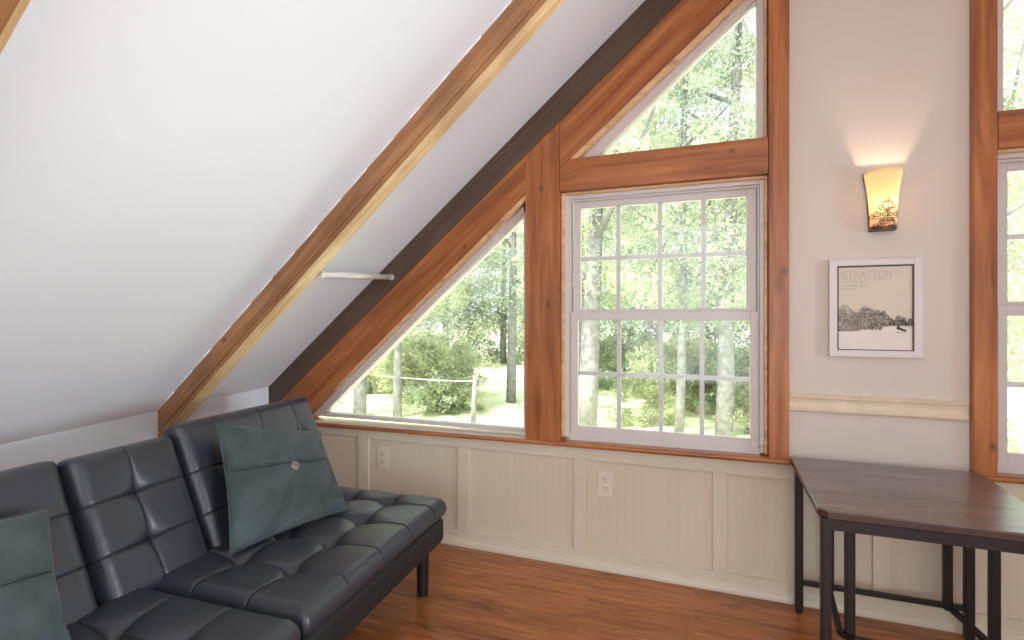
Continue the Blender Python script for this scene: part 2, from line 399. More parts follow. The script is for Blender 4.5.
# ------------------------------------------------------------ timber frame of the gable
T0, T1 = -0.035, 0.12
def mx(poly, m): return [(MIR - x, z) for x, z in poly][::-1] if m else poly
nt_ = [4]
def timber(poly, mat, m, label=None, y0=T0):
    b = B(); prism(b, mx(poly, m), y0, T1)
    o = struct(obj('trim_%d' % nt_[0], b, mat, bevel=0.002), label); nt_[0] += 1; return o
def rk1(x): return 0.720 + 0.855 * (x + 2.186)          # lower rake board, lower edge
def rk2(x): return 2.044 + 0.8415 * (x + 0.586)         # upper rake board, lower edge
for m in (0, 1):
    side = ('left', 'right')[m]
    S = M['timber_s'] if m == 0 else M['timber_r']
    sb = lambda x: zs(MIR - x if m else x) - 0.002
    timber([(-2.56, sb(-2.5)), (-2.27, sb(-2.28)), (-0.818, rk1(-0.818)), (-0.818, low_z(-0.818)), (-2.56, low_z(-2.56))], S, m, 'orange stained rake board over the %s corner window' % side)
    timber([(-0.818, sb(-0.8)), (-0.638, sb(-0.6)), (-0.638, low_z(-0.638)), (-0.818, low_z(-0.818))], M['timber_z'], m, 'orange stained timber post beside the %s corner window' % side)
    timber([(-0.636, 2.000), (-0.586, 2.042), (0.304, rk2(0.304)), (0.304, low_z(0.304)), (-0.636, low_z(-0.636))], S, m, 'orange stained rake board over the %s upper window' % side)
    bl = 1.899 if m else 1.881
    timber([(-0.636, bl), (0.304, bl), (0.304, 2.040), (-0.584, 2.040), (-0.636, 1.998)], M['timber_x'], m, 'orange stained cross beam over the %s tall window' % side)
    pe = 0.379 if m else 0.386
    timber([(0.306, sb(0.3)), (pe, sb(0.38)), (pe, low_z(pe)), (0.306, low_z(0.306))], M['timber_z'], m, 'orange stained post beside the pier, %s' % side)
    # dark rafter against the gable
    L = math.hypot(RX + 2.62, RZ - ceil_z(-2.62))
    b = B()
    prism(b, mx([(-2.60, low_z(-2.60)), (RX, low_z(RX)), (RX, RZ + 0.02), (-2.60, ceil_z(-2.60) + 0.02)], m), T0 - 0.004, T1)
    # grain along the slope: rebuild in local coordinates
    rot = -ROOF if not m else ROOF
    bmesh.ops.rotate(b, verts=b.verts, cent=(0, 0, 0), matrix=Matrix.Rotation(-rot, 3, 'Y'))
    o = obj('trim_%d' % nt_[0], b, M['dark'], rot=(0, rot, 0)); nt_[0] += 1
    struct(o, 'dark brown rafter along the %s slope of the window wall' % side)

# ------------------------------------------------------------ windows
def rect_ring(b, x0, x1, z0, z1, wl, wr, wb, wt, y0, y1):
    box(b, x0, x0 + wl, y0, y1, z0, z1); box(b, x1 - wr, x1, y0, y1, z0, z1)
    box(b, x0 + wl, x1 - wr, y0, y1, z0, z0 + wb); box(b, x0 + wl, x1 - wr, y0, y1, z1 - wt, z1)

def tri_window(name, m, rk, x0, x1, zb, label, hidden_right):
    """triangular fixed window under a rake line rk(x), bottom at zb, right side at x1"""
    root = empty(name); struct(root, label)
    s = 0.849
    X = lambda x: MIR - x if m else x
    def zi(z, off): return lambda x: rk(x) - off
    def xat(z, off): return x1 - (rk(x1) - off - z) / ((rk(x1) - rk(x0)) / (x1 - x0))
    # pine stop strip along the rake and up the side
    b = B()
    xa = xat(zb, 0.0)
    prism(b, mx([(xat(zb, 0.0), zb), (xat(zb, 0.034), zb), (x1, rk(x1) - 0.034), (x1, rk(x1))], m), -0.027, 0.020)
    if hidden_right: box(b, *sorted((X(x1 - 0.012), X(x1))), -0.002, 0.020, zb, rk(x1) - 0.02)
    obj('stop_strip', b, M['stop_x'], root, bevel=0.005)
    if not hidden_right:      # pale strip on the sill in front of the glass
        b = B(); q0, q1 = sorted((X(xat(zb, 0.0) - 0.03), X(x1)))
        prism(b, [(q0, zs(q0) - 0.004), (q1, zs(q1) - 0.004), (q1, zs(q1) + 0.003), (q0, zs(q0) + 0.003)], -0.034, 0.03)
        obj('sill_strip', b, M['vinyl'], root, bevel=0.002)
    # white frame
    b = B(); o1 = 0.010; o2 = 0.068
    prism(b, mx([(xat(zb, o1), zb), (xat(zb, o2 + 0.03), zb), (x1 - 0.0, rk(x1) - o2), (x1, rk(x1) - o1)], m), 0.020, 0.080)
    fw = 0.040 if hidden_right else 0.026
    box(b, *sorted((X(x1 - fw), X(x1))), 0.020, 0.080, zb, rk(x1) - 0.03)
    prism(b, mx([(xat(zb, o1 + 0.01), zb - 0.002), (x1, zb - 0.002), (x1, zb + 0.018), (xat(zb + 0.018, o1 + 0.01), zb + 0.018)], m), 0.024, 0.080)
    obj('window_frame', b, M['vinyl'], root)
    # thin outer bead next to the glass
    b = B()
    prism(b, mx([(xat(zb, o2), zb), (xat(zb, o2 + 0.012), zb), (x1, rk(x1) - o2 - 0.012), (x1, rk(x1) - o2)], m), 0.040, 0.075)
    obj('glazing_bead', b, M['muntin'], root)
    b = B()
    prism(b, mx([(xat(zb, o2 - 0.01), zb), (x1, zb), (x1, rk(x1) - o2 + 0.01)], m), 0.052, 0.056)
    obj('glass_pane', b, M['glass'], root)
    return root

def hung_window(name, m, label):
    root = empty(name, (0, 0, 0.021 if m else 0)); struct(root, label)
    MIR = 1.388
    X = lambda a, c: sorted((MIR - a, MIR - c)) if m else (a, c)
    zb = 0.640
    def bx(b, x0, x1, y0, y1, z0, z1): a, c = X(x0, x1); box(b, a, c, y0, y1, z0, z1)
    # pine stops
    b = B()
    bx(b, -0.637, -0.620, -0.006, 0.022, zb, 1.880); bx(b, 0.292, 0.305, -0.006, 0.022, zb, 1.880); bx(b, -0.620, 0.292, -0.006, 0.022, 1.866, 1.880)
    obj('stop_strip', b, M['stop_x'], root, bevel=0.004)
    # jamb frame with stepped tracks
    b = B()
    bx(b, -0.637, -0.600, 0.016, 0.10, zb, 1.88); bx(b, 0.276, 0.305, 0.016, 0.10, zb, 1.88)
    bx(b, -0.600, 0.276, 0.016, 0.10, 1.848, 1.88); bx(b, -0.600, 0.276, 0.020, 0.10, zb - 0.030, 0.660)
    bx(b, -0.600, -0.592, 0.030, 0.036, 0.66, 1.848); bx(b, 0.268, 0.276, 0.030, 0.036, 0.66, 1.848)
    bx(b, -0.592, 0.268, 0.030, 0.036, 1.838, 1.848)
    obj('window_frame', b, M['vinyl'], root, bevel=0.0015)
    b = B()
    bx(b, -0.594, -0.588, 0.040, 0.050, 1.27, 1.842); bx(b, 0.263, 0.269, 0.040, 0.050, 1.27, 1.842)
    bx(b, -0.600, -0.595, 0.032, 0.034, 0.66, 1.27); bx(b, 0.262, 0.270, 0.032, 0.034, 0.66, 1.27)
    obj('weatherstrip', b, M['vinyl_sh'], root)
    def sash(x0, x1, z0, z1, gx0, gx1, gz0, gz1, y0, y1, mx_, mz):
        b = B(); a, c = X(x0, x1); ga, gc = X(gx0, gx1)
        rect_ring(b, a, c, z0, z1, ga - a, c - gc, gz0 - z0, z1 - gz1, y0, y1)
        s = obj('sash', b, M['vinyl'], root, bevel=0.0025)
        yc = (y0 + y1) / 2
        b = B()
        for xx in mx_: xx = MIR - xx if m else xx; box(b, xx - 0.0105, xx + 0.0105, yc - 0.004, yc + 0.004, gz0, gz1)
        box(b, ga, gc, yc - 0.0038, yc + 0.0038, mz - 0.0105, mz + 0.0105)
        obj('muntin_grid', b, M['muntin'], s)
        b = B(); box(b, ga - 0.003, gc + 0.003, yc - 0.0075, yc - 0.0055, gz0 - 0.003, gz1 + 0.003)
        obj('glass_pane', b, M['glass'], s)
        return s
    sash(-0.586, 0.262, 1.252, 1.842, -0.548, 0.225, 1.290, 1.805, 0.050, 0.078, (-0.358, -0.158, 0.040), 1.546)
    lo = sash(-0.592, 0.268, 0.656, 1.276, -0.556, 0.238, 0.698, 1.234, 0.022, 0.048, (-0.352, -0.152, 0.033), 0.965)
    for xx in (-0.40, 0.055):
        b = B(); xm = MIR - xx if m else xx
        prism(b, [(xm - 0.026, 1.275), (xm + 0.026, 1.275), (xm + 0.018, 1.284), (xm + 0.006, 1.290), (xm - 0.012, 1.289), (xm - 0.020, 1.283)], 0.026, 0.052)
        obj('sash_lock', b, M['vinyl'], lo, bevel=0.002)
    b = B(); xm = MIR - 0.282 if m else 0.282
    tube(b, [(xm, 0.018, 0.672), (xm, 0.010, 0.672)], 0.006, 10)
    obj('tilt_latch', b, M['brass'], root)
    return root
for m in (0, 1):
    side = ('left', 'right')[m]; k = 3 * m
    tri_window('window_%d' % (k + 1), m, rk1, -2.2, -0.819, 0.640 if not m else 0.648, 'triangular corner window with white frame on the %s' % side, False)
    hung_window('window_%d' % (k + 2), m, 'white double hung window with grid bars on the %s' % side)
    tri_window('window_%d' % (k + 3), m, rk2, -0.5, 0.304, 2.040, 'upper triangular window on the %s' % side, True)

# ------------------------------------------------------------ exposed ceiling rafters
def rafter(name, y_low, y_up, w, d, label, x0=-2.66, groove=True):
    """box along the slope. y_low at x=-2.57, y_up at x=-0.625 are its near upper edge on the ceiling"""
    a = Vector((x0, y_low + (y_up - y_low) * (x0 + 2.57) / 1.945, ceil_z(x0)))
    e = Vector((RX, y_low + (y_up - y_low) * (RX + 2.57) / 1.945, RZ))
    X = (e - a).normalized(); N = Vector((-math.sin(ROOF), 0, math.cos(ROOF))); N = (N - X * N.dot(X)).normalized(); Y = N.cross(X)
    L = (e - a).length
    b = B()
    nseg = 60
    rng = random.Random(int(w * 1e4) + int(-y_low * 100))
    # cross-section: near side face has a shallow routed groove above its lower arris
    prof = [(0.0, 0.012), (0.0, -d + 0.026), (0.005, -d + 0.023), (0.005, -d + 0.019), (0.0, -d + 0.016), (0.0, -d + 0.004), (0.004, -d), (w - 0.006, -d), (w, -d + 0.006), (w, 0.012)]
    if not groove: prof = [(0.0, 0.012), (0.0, -d + 0.004), (0.004, -d), (w - 0.018, -d), (w, -d + 0.012), (w, 0.012)]
    np_ = len(prof); rings = []
    for i in range(nseg + 1):
        x = L * i / nseg; wob = rng.uniform(-0.0012, 0.0012)
        rings.append([b.verts.new((x, py + wob, pz + wob)) for py, pz in prof])
    for i in range(nseg):
        for k in range(np_):
            k2 = (k + 1) % np_
            f = b.faces.new((rings[i][k], rings[i + 1][k], rings[i + 1][k2], rings[i][k2]))
            f.material_index = 1 if ((groove and k in (6, 7)) or (not groove and k == 3)) else 0  # corner rafter: far chamfer coloured paler to look lit
    b.faces.new(rings[0]); b.faces.new(rings[-1][::-1])
    o = obj(name, b, [M['beam'], M['beam_under']])
    Mx = Matrix((X, Y, N)).transposed().to_4x4(); Mx.translation = a
    o.matrix_world = Mx
    return struct(o, label)
rafter('trim_%d' % nt_[0], -0.703, -0.763, 0.090, 0.107, 'honey brown exposed rafter running up the white slope'); nt_[0] += 1
rafter('trim_%d' % nt_[0], -2.010, -2.020, 0.105, 0.107, 'honey brown exposed rafter in the top left corner', groove=False); nt_[0] += 1
# caulk line where rafter meets the ceiling and wall
b = B()
def caulk(p, q, r): tube(b, [p, q], r, 6)
yc0 = lambda x: -0.703 - 0.0308 * (x + 2.57)
caulk((-2.575, -0.708, 0.62), (-2.575, -0.708, 0.775), 0.006)
for i in range(24):
    xa = -2.57 + i * 0.13; xb = xa + 0.13
    if xb > 0.6: break
    r = 0.0022 + 0.0012 * random.random()
    caulk((xa, yc0(xa) - 0.001, ceil_z(xa) - 0.002), (xb, yc0(xb) - 0.001, ceil_z(xb) - 0.002), r)
struct(obj('trim_%d' % nt_[0], b, M['ceiling'], smooth=True), 'white caulk bead along the rafter'); nt_[0] += 1

# ------------------------------------------------------------ white pole between rafters
r0 = empty('hanging_pole', (-1.612, -0.62, 1.446)); tag(r0, 'short white pole fixed between the honey rafter and the dark rafter under the ceiling', 'pole')
d = Vector((-0.004, 0.575, 0.030))
b = B(); tube(b, [Vector((0, 0, 0)), d], 0.0155, 16); obj('pole', b, M['rod'], r0, smooth=True)
b = B(); tube(b, [d * 0.975, d * 1.0], 0.0175, 16); obj('end_cap', b, M['rod'], r0)
b = B(); tube(b, [Vector((0, -0.012, 0)), Vector((0, 0.004, 0))], 0.019, 16); obj('end_cap', b, M['rod'], r0)

# ------------------------------------------------------------ outlets
def outlet(x, z, label):
    r = empty('power_outlet', (x, 0.0175, z)); tag(r, label, 'outlet', 'outlets in the wainscot')
    b = B(); box(b, -0.040, 0.040, -0.007, 0.0, -0.063, 0.063); obj('cover_plate', b, M['plate'], r, bevel=0.003)
    for dz in (-0.021, 0.021):
        b = B()
        P = []
        for k in range(24):
            t = 2 * math.pi * k / 24; P.append((0.0165 * math.cos(t), max(-0.013, min(0.013, 0.0165 * math.sin(t))) + dz))
        prism(b, P, -0.0095, -0.006)
        s = obj('socket', b, M['plate'], r)
        b = B()
        box(b, -0.0085, -0.0055, -0.0103, -0.009, dz + 0.0005, dz + 0.009); box(b, 0.0055, 0.0085, -0.0103, -0.009, dz + 0.001, dz + 0.008)
        prism(b, [(0.0028 * math.cos(t * math.pi / 5), dz - 0.007 + 0.003 * math.sin(t * math.pi / 5)) for t in range(10)], -0.0103, -0.009)
        obj('socket_slots', b, M['slot'], s)
    b = B(); tube(b, [(0, -0.0065, 0), (0, -0.0085, 0)], 0.003, 10); obj('screw', b, M['plate'], r)
outlet(-0.416, 0.4215, 'ivory duplex power outlet on the panel beneath the tall white window')
outlet(-1.711, 0.427, 'ivory duplex power outlet beneath the triangular corner window near the sofa end')

# ------------------------------------------------------------ framed print
FX, FZ, FW, FH = 0.700, 1.287, 0.325, 0.408
r = empty('framed_print', (FX, -0.001, FZ)); tag(r, 'white framed print of snowy trees hanging on the pier under the wall lamp', 'picture')
b = B(); rect_ring(b, -FW / 2, FW / 2, -FH / 2, FH / 2, 0.029, 0.029, 0.029, 0.027, -0.024, 0.0)
obj('picture_frame', b, M['frame'], r, bevel=0.002)
b = B(); iw, ih = FW / 2 - 0.028, FH / 2 - 0.027
rect_ring(b, -iw, iw, -ih, ih, 0.0058, 0.0058, 0.0050, 0.0060, -0.0232, -0.004)
obj('inner_lip', b, M['lip'], r)
b = B(); box(b, -iw, iw, -0.008, -0.003, -ih, ih); pp = obj('print', b, M['paper'], r); pp.location = (0, -0.010, 0)
# artwork: pale snow field, stippled tree line, small dark stump of a figure, lettering
pw, ph = iw * 2 - 0.008, ih * 2 - 0.007
def P2(u, v): return (-pw / 2 + u * pw, ph / 2 - v * ph)          # u right, v down, 0..1
b = B(); pts = [P2(0, 0.79), P2(0.25, 0.77), P2(0.5, 0.75), P2(0.7, 0.72), P2(1, 0.74), P2(1, 1), P2(0, 1)]
prism(b, pts, -0.0086, -0.0079); obj('snow_field', b, M['snow'], pp)
b = B(); rng = random.Random(3)
def top(u):
    t = 0.66
    for cu, cv, wd in ((0.02, 0.48, 0.06), (0.09, 0.44, 0.06), (0.17, 0.50, 0.05), (0.28, 0.53, 0.08), (0.37, 0.46, 0.045), (0.45, 0.49, 0.06), (0.53, 0.51, 0.05), (0.61, 0.52, 0.04), (0.57, 0.56, 0.06), (0.70, 0.60, 0.04), (0.82, 0.585, 0.05), (0.87, 0.60, 0.04), (0.97, 0.61, 0.05)):
        t = min(t, cv + 1.1 * max(0, abs(u - cu) - wd * 0.5))
    return t
def bot(u): return 0.78 if u < 0.30 else (0.76 if u < 0.6 else (0.72 if u < 0.68 else 0.71))
def dab(u, v, s):
    x, z = P2(u, v); a = rng.uniform(0, 3.14)
    q = [(x + s * math.cos(a + k * 2.094) * rng.uniform(0.5, 1.2), z + s * math.sin(a + k * 2.094) * rng.uniform(0.5, 1.2)) for k in range(3)]
    b.faces.new([b.verts.new((px, -0.0089, pz)) for px, pz in q])
for i in range(7000):
    u = rng.uniform(0.005, 0.995); t = top(u) + rng.uniform(0, 0.03); v = rng.uniform(t, bot(u))
    if u > 0.63 and rng.random() < 0.45: continue
    if u < 0.22 and v < 0.60 and rng.random() < 0.25: continue
    dab(u, v, rng.uniform(0.0008, 0.0022))
obj('tree_stipple', b, M['ink'], pp, recalc=False)
b = B()
for i in range(160):
    t = rng.random(); dab(0.79 + 0.12 * t + rng.uniform(-0.01, 0.01), 0.735 + 0.035 * t + rng.uniform(-0.014, 0.012), 0.0022)
for i in range(40): dab(0.82 + rng.uniform(-0.015, 0.015), 0.71 + rng.uniform(-0.015, 0.015), 0.0018)
for i in range(30): dab(0.78 + 0.13 * rng.random(), 0.79 + rng.uniform(-0.006, 0.006), 0.0014)
obj('dark_mark', b, M['ink'], pp, recalc=False)
# lettering in thin strokes
def strokes(lines, u0, v0, cw, chh, th, mat, name):
    b = B()
    for ln in lines:
        for (a, c), (e, f) in zip(ln[:-1], ln[1:]):
            x1_, z1_ = P2(u0 + a * cw, v0 + c * chh); x2_, z2_ = P2(u0 + e * cw, v0 + f * chh)
            bar(b, (x1_, -0.0084, z1_), (x2_, -0.0084, z2_), th, 0.0006, up=(0, 1, 0))
    return obj(name, b, mat, pp)
arc = lambda cx, cy, rx, ry, a0, a1, n=14: [(cx + rx * math.cos(R(a0 + (a1 - a0) * i / n)), cy - ry * math.sin(R(a0 + (a1 - a0) * i / n))) for i in range(n + 1)]
G = {'S': [arc(0.5, 0.25, 0.38, 0.25, 30, 270) + arc(0.5, 0.75, 0.40, 0.25, 90, -150)],
     'T': [[(0.05, 0), (0.95, 0)], [(0.5, 0), (0.5, 1)]],
     'R': [[(0.12, 1), (0.12, 0), (0.5, 0)] + arc(0.5, 0.25, 0.36, 0.25, 90, -90) + [(0.12, 0.5)], [(0.5, 0.5), (0.9, 1)]],
     'A': [[(0.02, 1), (0.5, 0), (0.98, 1)], [(0.2, 0.65), (0.8, 0.65)]],
     'O': [arc(0.5, 0.5, 0.55, 0.5, 0, 360, 24)],
     'N': [[(0.1, 1), (0.1, 0), (0.9, 1), (0.9, 0)]]}
lines = []; u = 0.0
for ch in 'STRATTON':
    wd = {'O': 1.25, 'S': 0.95, 'T': 0.95}.get(ch, 1.0)
    if ch == 'O': u += 0.12
    for ln in G[ch]: lines.append([(u + a, c) for a, c in ln])
    u += wd + 0.10
strokes(lines, 0.06, 0.055, 0.0755, 0.085, 0.0010, M['inkgrey'], 'title_lettering')
strokes([[(0, 0), (1, 0)]], 0.06, 0.155, 0.64, 0.1, 0.0006, M['inkgrey'], 'title_underline')
b = B(); rng = random.Random(9)
for row, (v0, u1) in enumerate(((0.185, 0.34), (0.228, 0.38), (0.268, 0.26))):
    u = 0.065
    while u < u1:
        if rng.random() < 0.82:
            x, z = P2(u, v0); hh = rng.uniform(0.0022, 0.0040)
            box(b, x, x + rng.uniform(0.0015, 0.0032), -0.0085, -0.0079, z - hh / 2, z + hh / 2)
        u += 0.016
obj('small_text_lines', b, M['inkgrey'], pp)

# ------------------------------------------------------------ wall lamp
CX = 0.728
r = empty('wall_lamp', (CX, 0.0, 1.605)); tag(r, 'lit amber glass wall lamp with bronze scrollwork on the pier above the framed print', 'lamp')
def hw(v): return 0.0435 + 0.0225 * v ** 1.7
def shade_pt(a, v, off=0.0):
    x = hw(v) * a; dep = 0.0165 + (0.060 + 0.020 * v ** 2) * math.sqrt(max(0, 1 - a * a))
    return Vector((x * (1 + off / 0.05 * 0.6 * abs(a)), -dep - off, 0.024 + 0.216 * v + 0.004 * (1 - a * a) * v))
gm, n, l, bb = nt('amber_shade_glass'); n.remove(bb)
tr = n.new('ShaderNodeBsdfTranslucent'); df = n.new('ShaderNodeBsdfDiffuse'); mxs = n.new('ShaderNodeMixShader'); mxs.inputs[0].default_value = 0.35
tr.inputs[0].default_value = (0.97, 0.86, 0.62, 1); df.inputs[0].default_value = (0.92, 0.84, 0.66, 1)
l.new(tr.outputs[0], mxs.inputs[1]); l.new(df.outputs[0], mxs.inputs[2])
ge = n.new('ShaderNodeEmission'); ge.inputs[0].default_value = (1.0, 0.66, 0.30, 1); ge.inputs[1].default_value = 0.10
ad_ = n.new('ShaderNodeAddShader'); l.new(mxs.outputs[0], ad_.inputs[0]); l.new(ge.outputs[0], ad_.inputs[1])
l.new(ad_.outputs[0], n['Material Output'].inputs['Surface'])
b = B(); na, nv = 24, 16
g0 = [[b.verts.new(shade_pt(-math.cos(math.pi * i / na), j / nv)) for i in range(na + 1)] for j in range(nv + 1)]
for j in range(nv):
    for i in range(na): b.faces.new((g0[j][i], g0[j][i + 1], g0[j + 1][i + 1], g0[j + 1][i]))
o = obj('lamp_shade', b, gm, r, smooth=True)
sm = o.modifiers.new('thickness', 'SOLIDIFY'); sm.thickness = 0.003; sm.offset = 0
b = B()
prism(b, [(-0.045, 0.0), (0.045, 0.0), (0.047, 0.06), (0.053, 0.15), (0.067, 0.243), (-0.067, 0.243), (-0.053, 0.15), (-0.047, 0.06)], -0.014, 0.0)
obj('back_plate', b, M['bronze'], r)
b = B()
tr_ = [(-0.045, 0.0), (0.045, 0.0), (0.045, -0.03)] + [(0.045 * math.cos(R(a)), -0.03 - 0.042 * math.sin(R(a))) for a in range(10, 180, 10)] + [(-0.045, -0.03)]
A_ = [b.verts.new((x * 0.97, y, 0.0)) for x, y in tr_]; C_ = [b.verts.new((x, y, 0.016)) for x, y in tr_]; k = len(tr_)
b.faces.new(A_); b.faces.new(C_[::-1])
for i in range(k): b.faces.new((A_[i], C_[i], C_[(i + 1) % k], A_[(i + 1) % k]))
obj('base_tray', b, M['bronze'], r, bevel=0.0015)
b = B()
def spiral(a0, v0, rad, turns, start, sgn, thick=0.0019):
    pts = []
    for i in range(26):
        t = i / 25; rr = rad * (1 - 0.80 * t); an = start + sgn * turns * 2 * math.pi * t
        pts.append(shade_pt(a0 + rr * math.cos(an) / 0.048, v0 + rr * math.sin(an) / 0.216, 0.0022))
    tube(b, pts, thick, 6)
for s in (-1, 1):
    spiral(s * 0.22, 0.16, 0.0125, 1.4, math.pi / 2, s); spiral(s * 0.64, 0.17, 0.0125, 1.4, math.pi * 0.5, -s)
    spiral(s * 0.40, 0.29, 0.0095, 1.3, -math.pi / 2, s); spiral(s * 0.17, 0.05, 0.0085, 1.2, math.pi / 2, -s)
    spiral(s * 0.50, 0.04, 0.0075, 1.2, math.pi / 2, s); spiral(s * 0.90, 0.14, 0.0085, 1.1, math.pi / 2, -s)
    spiral(s * 0.20, 0.37, 0.0065, 1.1, -math.pi / 2, s); spiral(s * 0.14, 0.25, 0.0075, 1.2, 0, s)
tube(b, [shade_pt(0, v, 0.0022) for v in (0.02, 0.12, 0.22, 0.32, 0.42, 0.46)], 0.0016, 6)
for s in (-1, 1): tube(b, [shade_pt(0, 0.36, 0.0022), shade_pt(s * 0.10, 0.40, 0.0022), shade_pt(s * 0.12, 0.44, 0.0022)], 0.0014, 6)
tube(b, [shade_pt(a / 10, 0.09, 0.0022) for a in range(-10, 11)], 0.0012, 6)
obj('scrollwork', b, M['bronze'], r, smooth=True)
b = B(); bmesh.ops.create_uvsphere(b, u_segments=16, v_segments=10, radius=0.016, matrix=Matrix.Translation((0, -0.042, 0.105)))
em, n, l, bb = nt('bulb_glass'); bb.inputs['Emission Color'].default_value = (1, 0.78, 0.5, 1); bb.inputs['Emission Strength'].default_value = 12
obj('bulb', b, em, r, smooth=True)
b = B(); tube(b, [(0, -0.042, 0.015), (0, -0.042, 0.09)], 0.011, 12); obj('bulb_holder', b, M['bronze'], r)
ld = bpy.data.lights.new('lamp_bulb_light', 'POINT'); ld.energy = 10.0; ld.color = (1.0, 0.80, 0.55); ld.shadow_soft_size = 0.02
lo = bpy.data.objects.new('lamp_bulb_light', ld); col.objects.link(lo); lo.parent = r; lo.location = (0, -0.058, 0.100)

# ------------------------------------------------------------ side table
TH = 0.652
r = empty('side_table', (0.70, -0.35, 0)); tag(r, 'dark distressed wood and iron side table with clipped corners against the wall under the print', 'table')
def tp(x, y):   # skew of the set-down table; x, y in metres from the wall corner
    return (x + (0.035 + 0.07 * (x - 0.385) / 0.65) * (y + 0.05) - 0.70, y + 0.35)
yb, yf = -0.050, -0.697
xl, xr = 0.385, 1.036
def topo(ins, c1=0.022):
    P = [(xl + ins + 0.020, yb - ins), (xr - ins - 0.030, yb - ins), (xr - ins - 0.008, yb - ins - 0.010), (xr - ins, yb - ins - 0.030), (xr - ins, yf + ins + 0.03), (xr - ins - 0.02, yf + ins),
         (xl + ins + c1 + 0.004, yf + ins), (xl + ins, yf + ins + c1 + 0.004), (xl + ins, yb - ins - 0.020), (xl + ins + 0.006, yb - ins - 0.006)]
    return [tp(x, y) for x, y in P]
b = B()
rings = [[b.verts.new((x, y, z)) for x, y in topo(ins)] for ins, z in ((0.004, TH - 0.026), (0.0, TH - 0.022), (0.0, TH - 0.004), (0.004, TH))]
n_ = len(rings[0]); b.faces.new(rings[0][::-1]); b.faces.new(rings[-1])
for i in range(3):
    for k in range(n_): b.faces.new((rings[i][k], rings[i][(k + 1) % n_], rings[i + 1][(k + 1) % n_], rings[i + 1][k])).material_index = 1 if i < 2 else 0
obj('table_top', b, [M['tabletop'], M['table_edge']], r)
b = B(); rng = random.Random(5)      # distress marks cut in the top: small gouges
for i in range(46):
    x, y = rng.uniform(xl + 0.05, xr - 0.05), rng.uniform(yf + 0.03, yb - 0.03); a = rng.choice((-0.9, -1.1, 0.7, -0.8)) + rng.uniform(-0.2, 0.2); L_ = rng.uniform(0.006, 0.028)
    px, py = tp(x, y); dx, dy = L_ / 2 * math.cos(a), L_ / 2 * math.sin(a)
    bar(b, (px - dx, py - dy, TH), (px + dx, py + dy, TH), 0.0014, 0.0008)
obj('distress_marks', b, M['scratch'], r)['kind'] = 'stuff'
lx0, lx1 = 0.416, 1.004
b = B()
for (x0_, y0_, x1_, y1_) in ((lx0, yf + 0.020, lx1, yf + 0.020), (lx0, yb - 0.018, lx1, yb - 0.018), (lx0, yf + 0.02, lx0, yb - 0.018), (lx1, yf + 0.02, lx1, yb - 0.018)):
    a = tp(x0_, y0_); c = tp(x1_, y1_); bar(b, (a[0], a[1], TH - 0.044), (c[0], c[1], TH - 0.044), 0.020, 0.036)
obj('apron', b, M['iron'], r, bevel=0.002)
def tleg(x, y, w=0.033, z0=0.0, z1=TH - 0.027, foot=True, name='leg'):
    b = B(); px, py = tp(x, y)
    box(b, px - w / 2, px + w / 2, py - w / 2, py + w / 2, z0 + (0.014 if foot else 0), z1)
    o = obj(name, b, M['iron'], r, bevel=0.004)
    if foot:
        b = B(); tube(b, [(px, py, z0 + 0.0), (px, py, z0 + 0.016)], w * 0.38, 12); obj('foot', b, M['iron'], o)
    return o
tleg(lx0, yb - 0.022, 0.030); tleg(lx0 - 0.008, yf + 0.022, 0.028); tleg(lx1 - 0.012, yb - 0.022, 0.030); tleg(lx1, yf + 0.022, 0.034)
SZ = 0.128
yb2 = yb - 0.020
pa, pb = (0.530, yb2), (0.926, yb2)
tleg(pa[0], pa[1], 0.027, SZ - 0.014, TH - 0.03, False, 'inner_post'); tleg(pb[0], pb[1], 0.028, SZ - 0.016, TH - 0.03, False, 'inner_post')
qa, qb = (0.506, -0.395), (0.985, -0.315)
tleg(0.535, -0.400, 0.030, SZ - 0.012, TH - 0.03, False, 'inner_post'); tleg(qb[0], qb[1], 0.028, SZ - 0.012, TH - 0.03, False, 'inner_post')
b = B(); a = tp(lx0, yb2); c = tp(lx1, yb2); bar(b, (a[0], a[1], SZ), (c[0], c[1], SZ), 0.018, 0.020); obj('stretcher', b, M['iron'], r, bevel=0.002)
b = B()
for p, q in (((pa[0] - 0.005, pa[1] - 0.01), qa), (qa, (0.540, -0.425)), ((0.540, -0.425), (0.95, -0.425)), ((0.95, -0.425), qb), (qb, (pb[0] + 0.01, pb[1] - 0.01))):
    a = tp(*p); c = tp(*q); bar(b, (a[0], a[1], SZ - 0.006), (c[0], c[1], SZ - 0.006), 0.020, 0.020)
obj('gate_stretcher', b, M['iron'], r, bevel=0.002)

# ------------------------------------------------------------ sofa
ANG = math.atan2(-1, 0.05)
sofa = empty('futon_sofa', (-1.655, -0.43, 0), ANG)
tag(sofa, 'dark navy tufted leather futon sofa with split back along the sloping left wall', 'sofa')
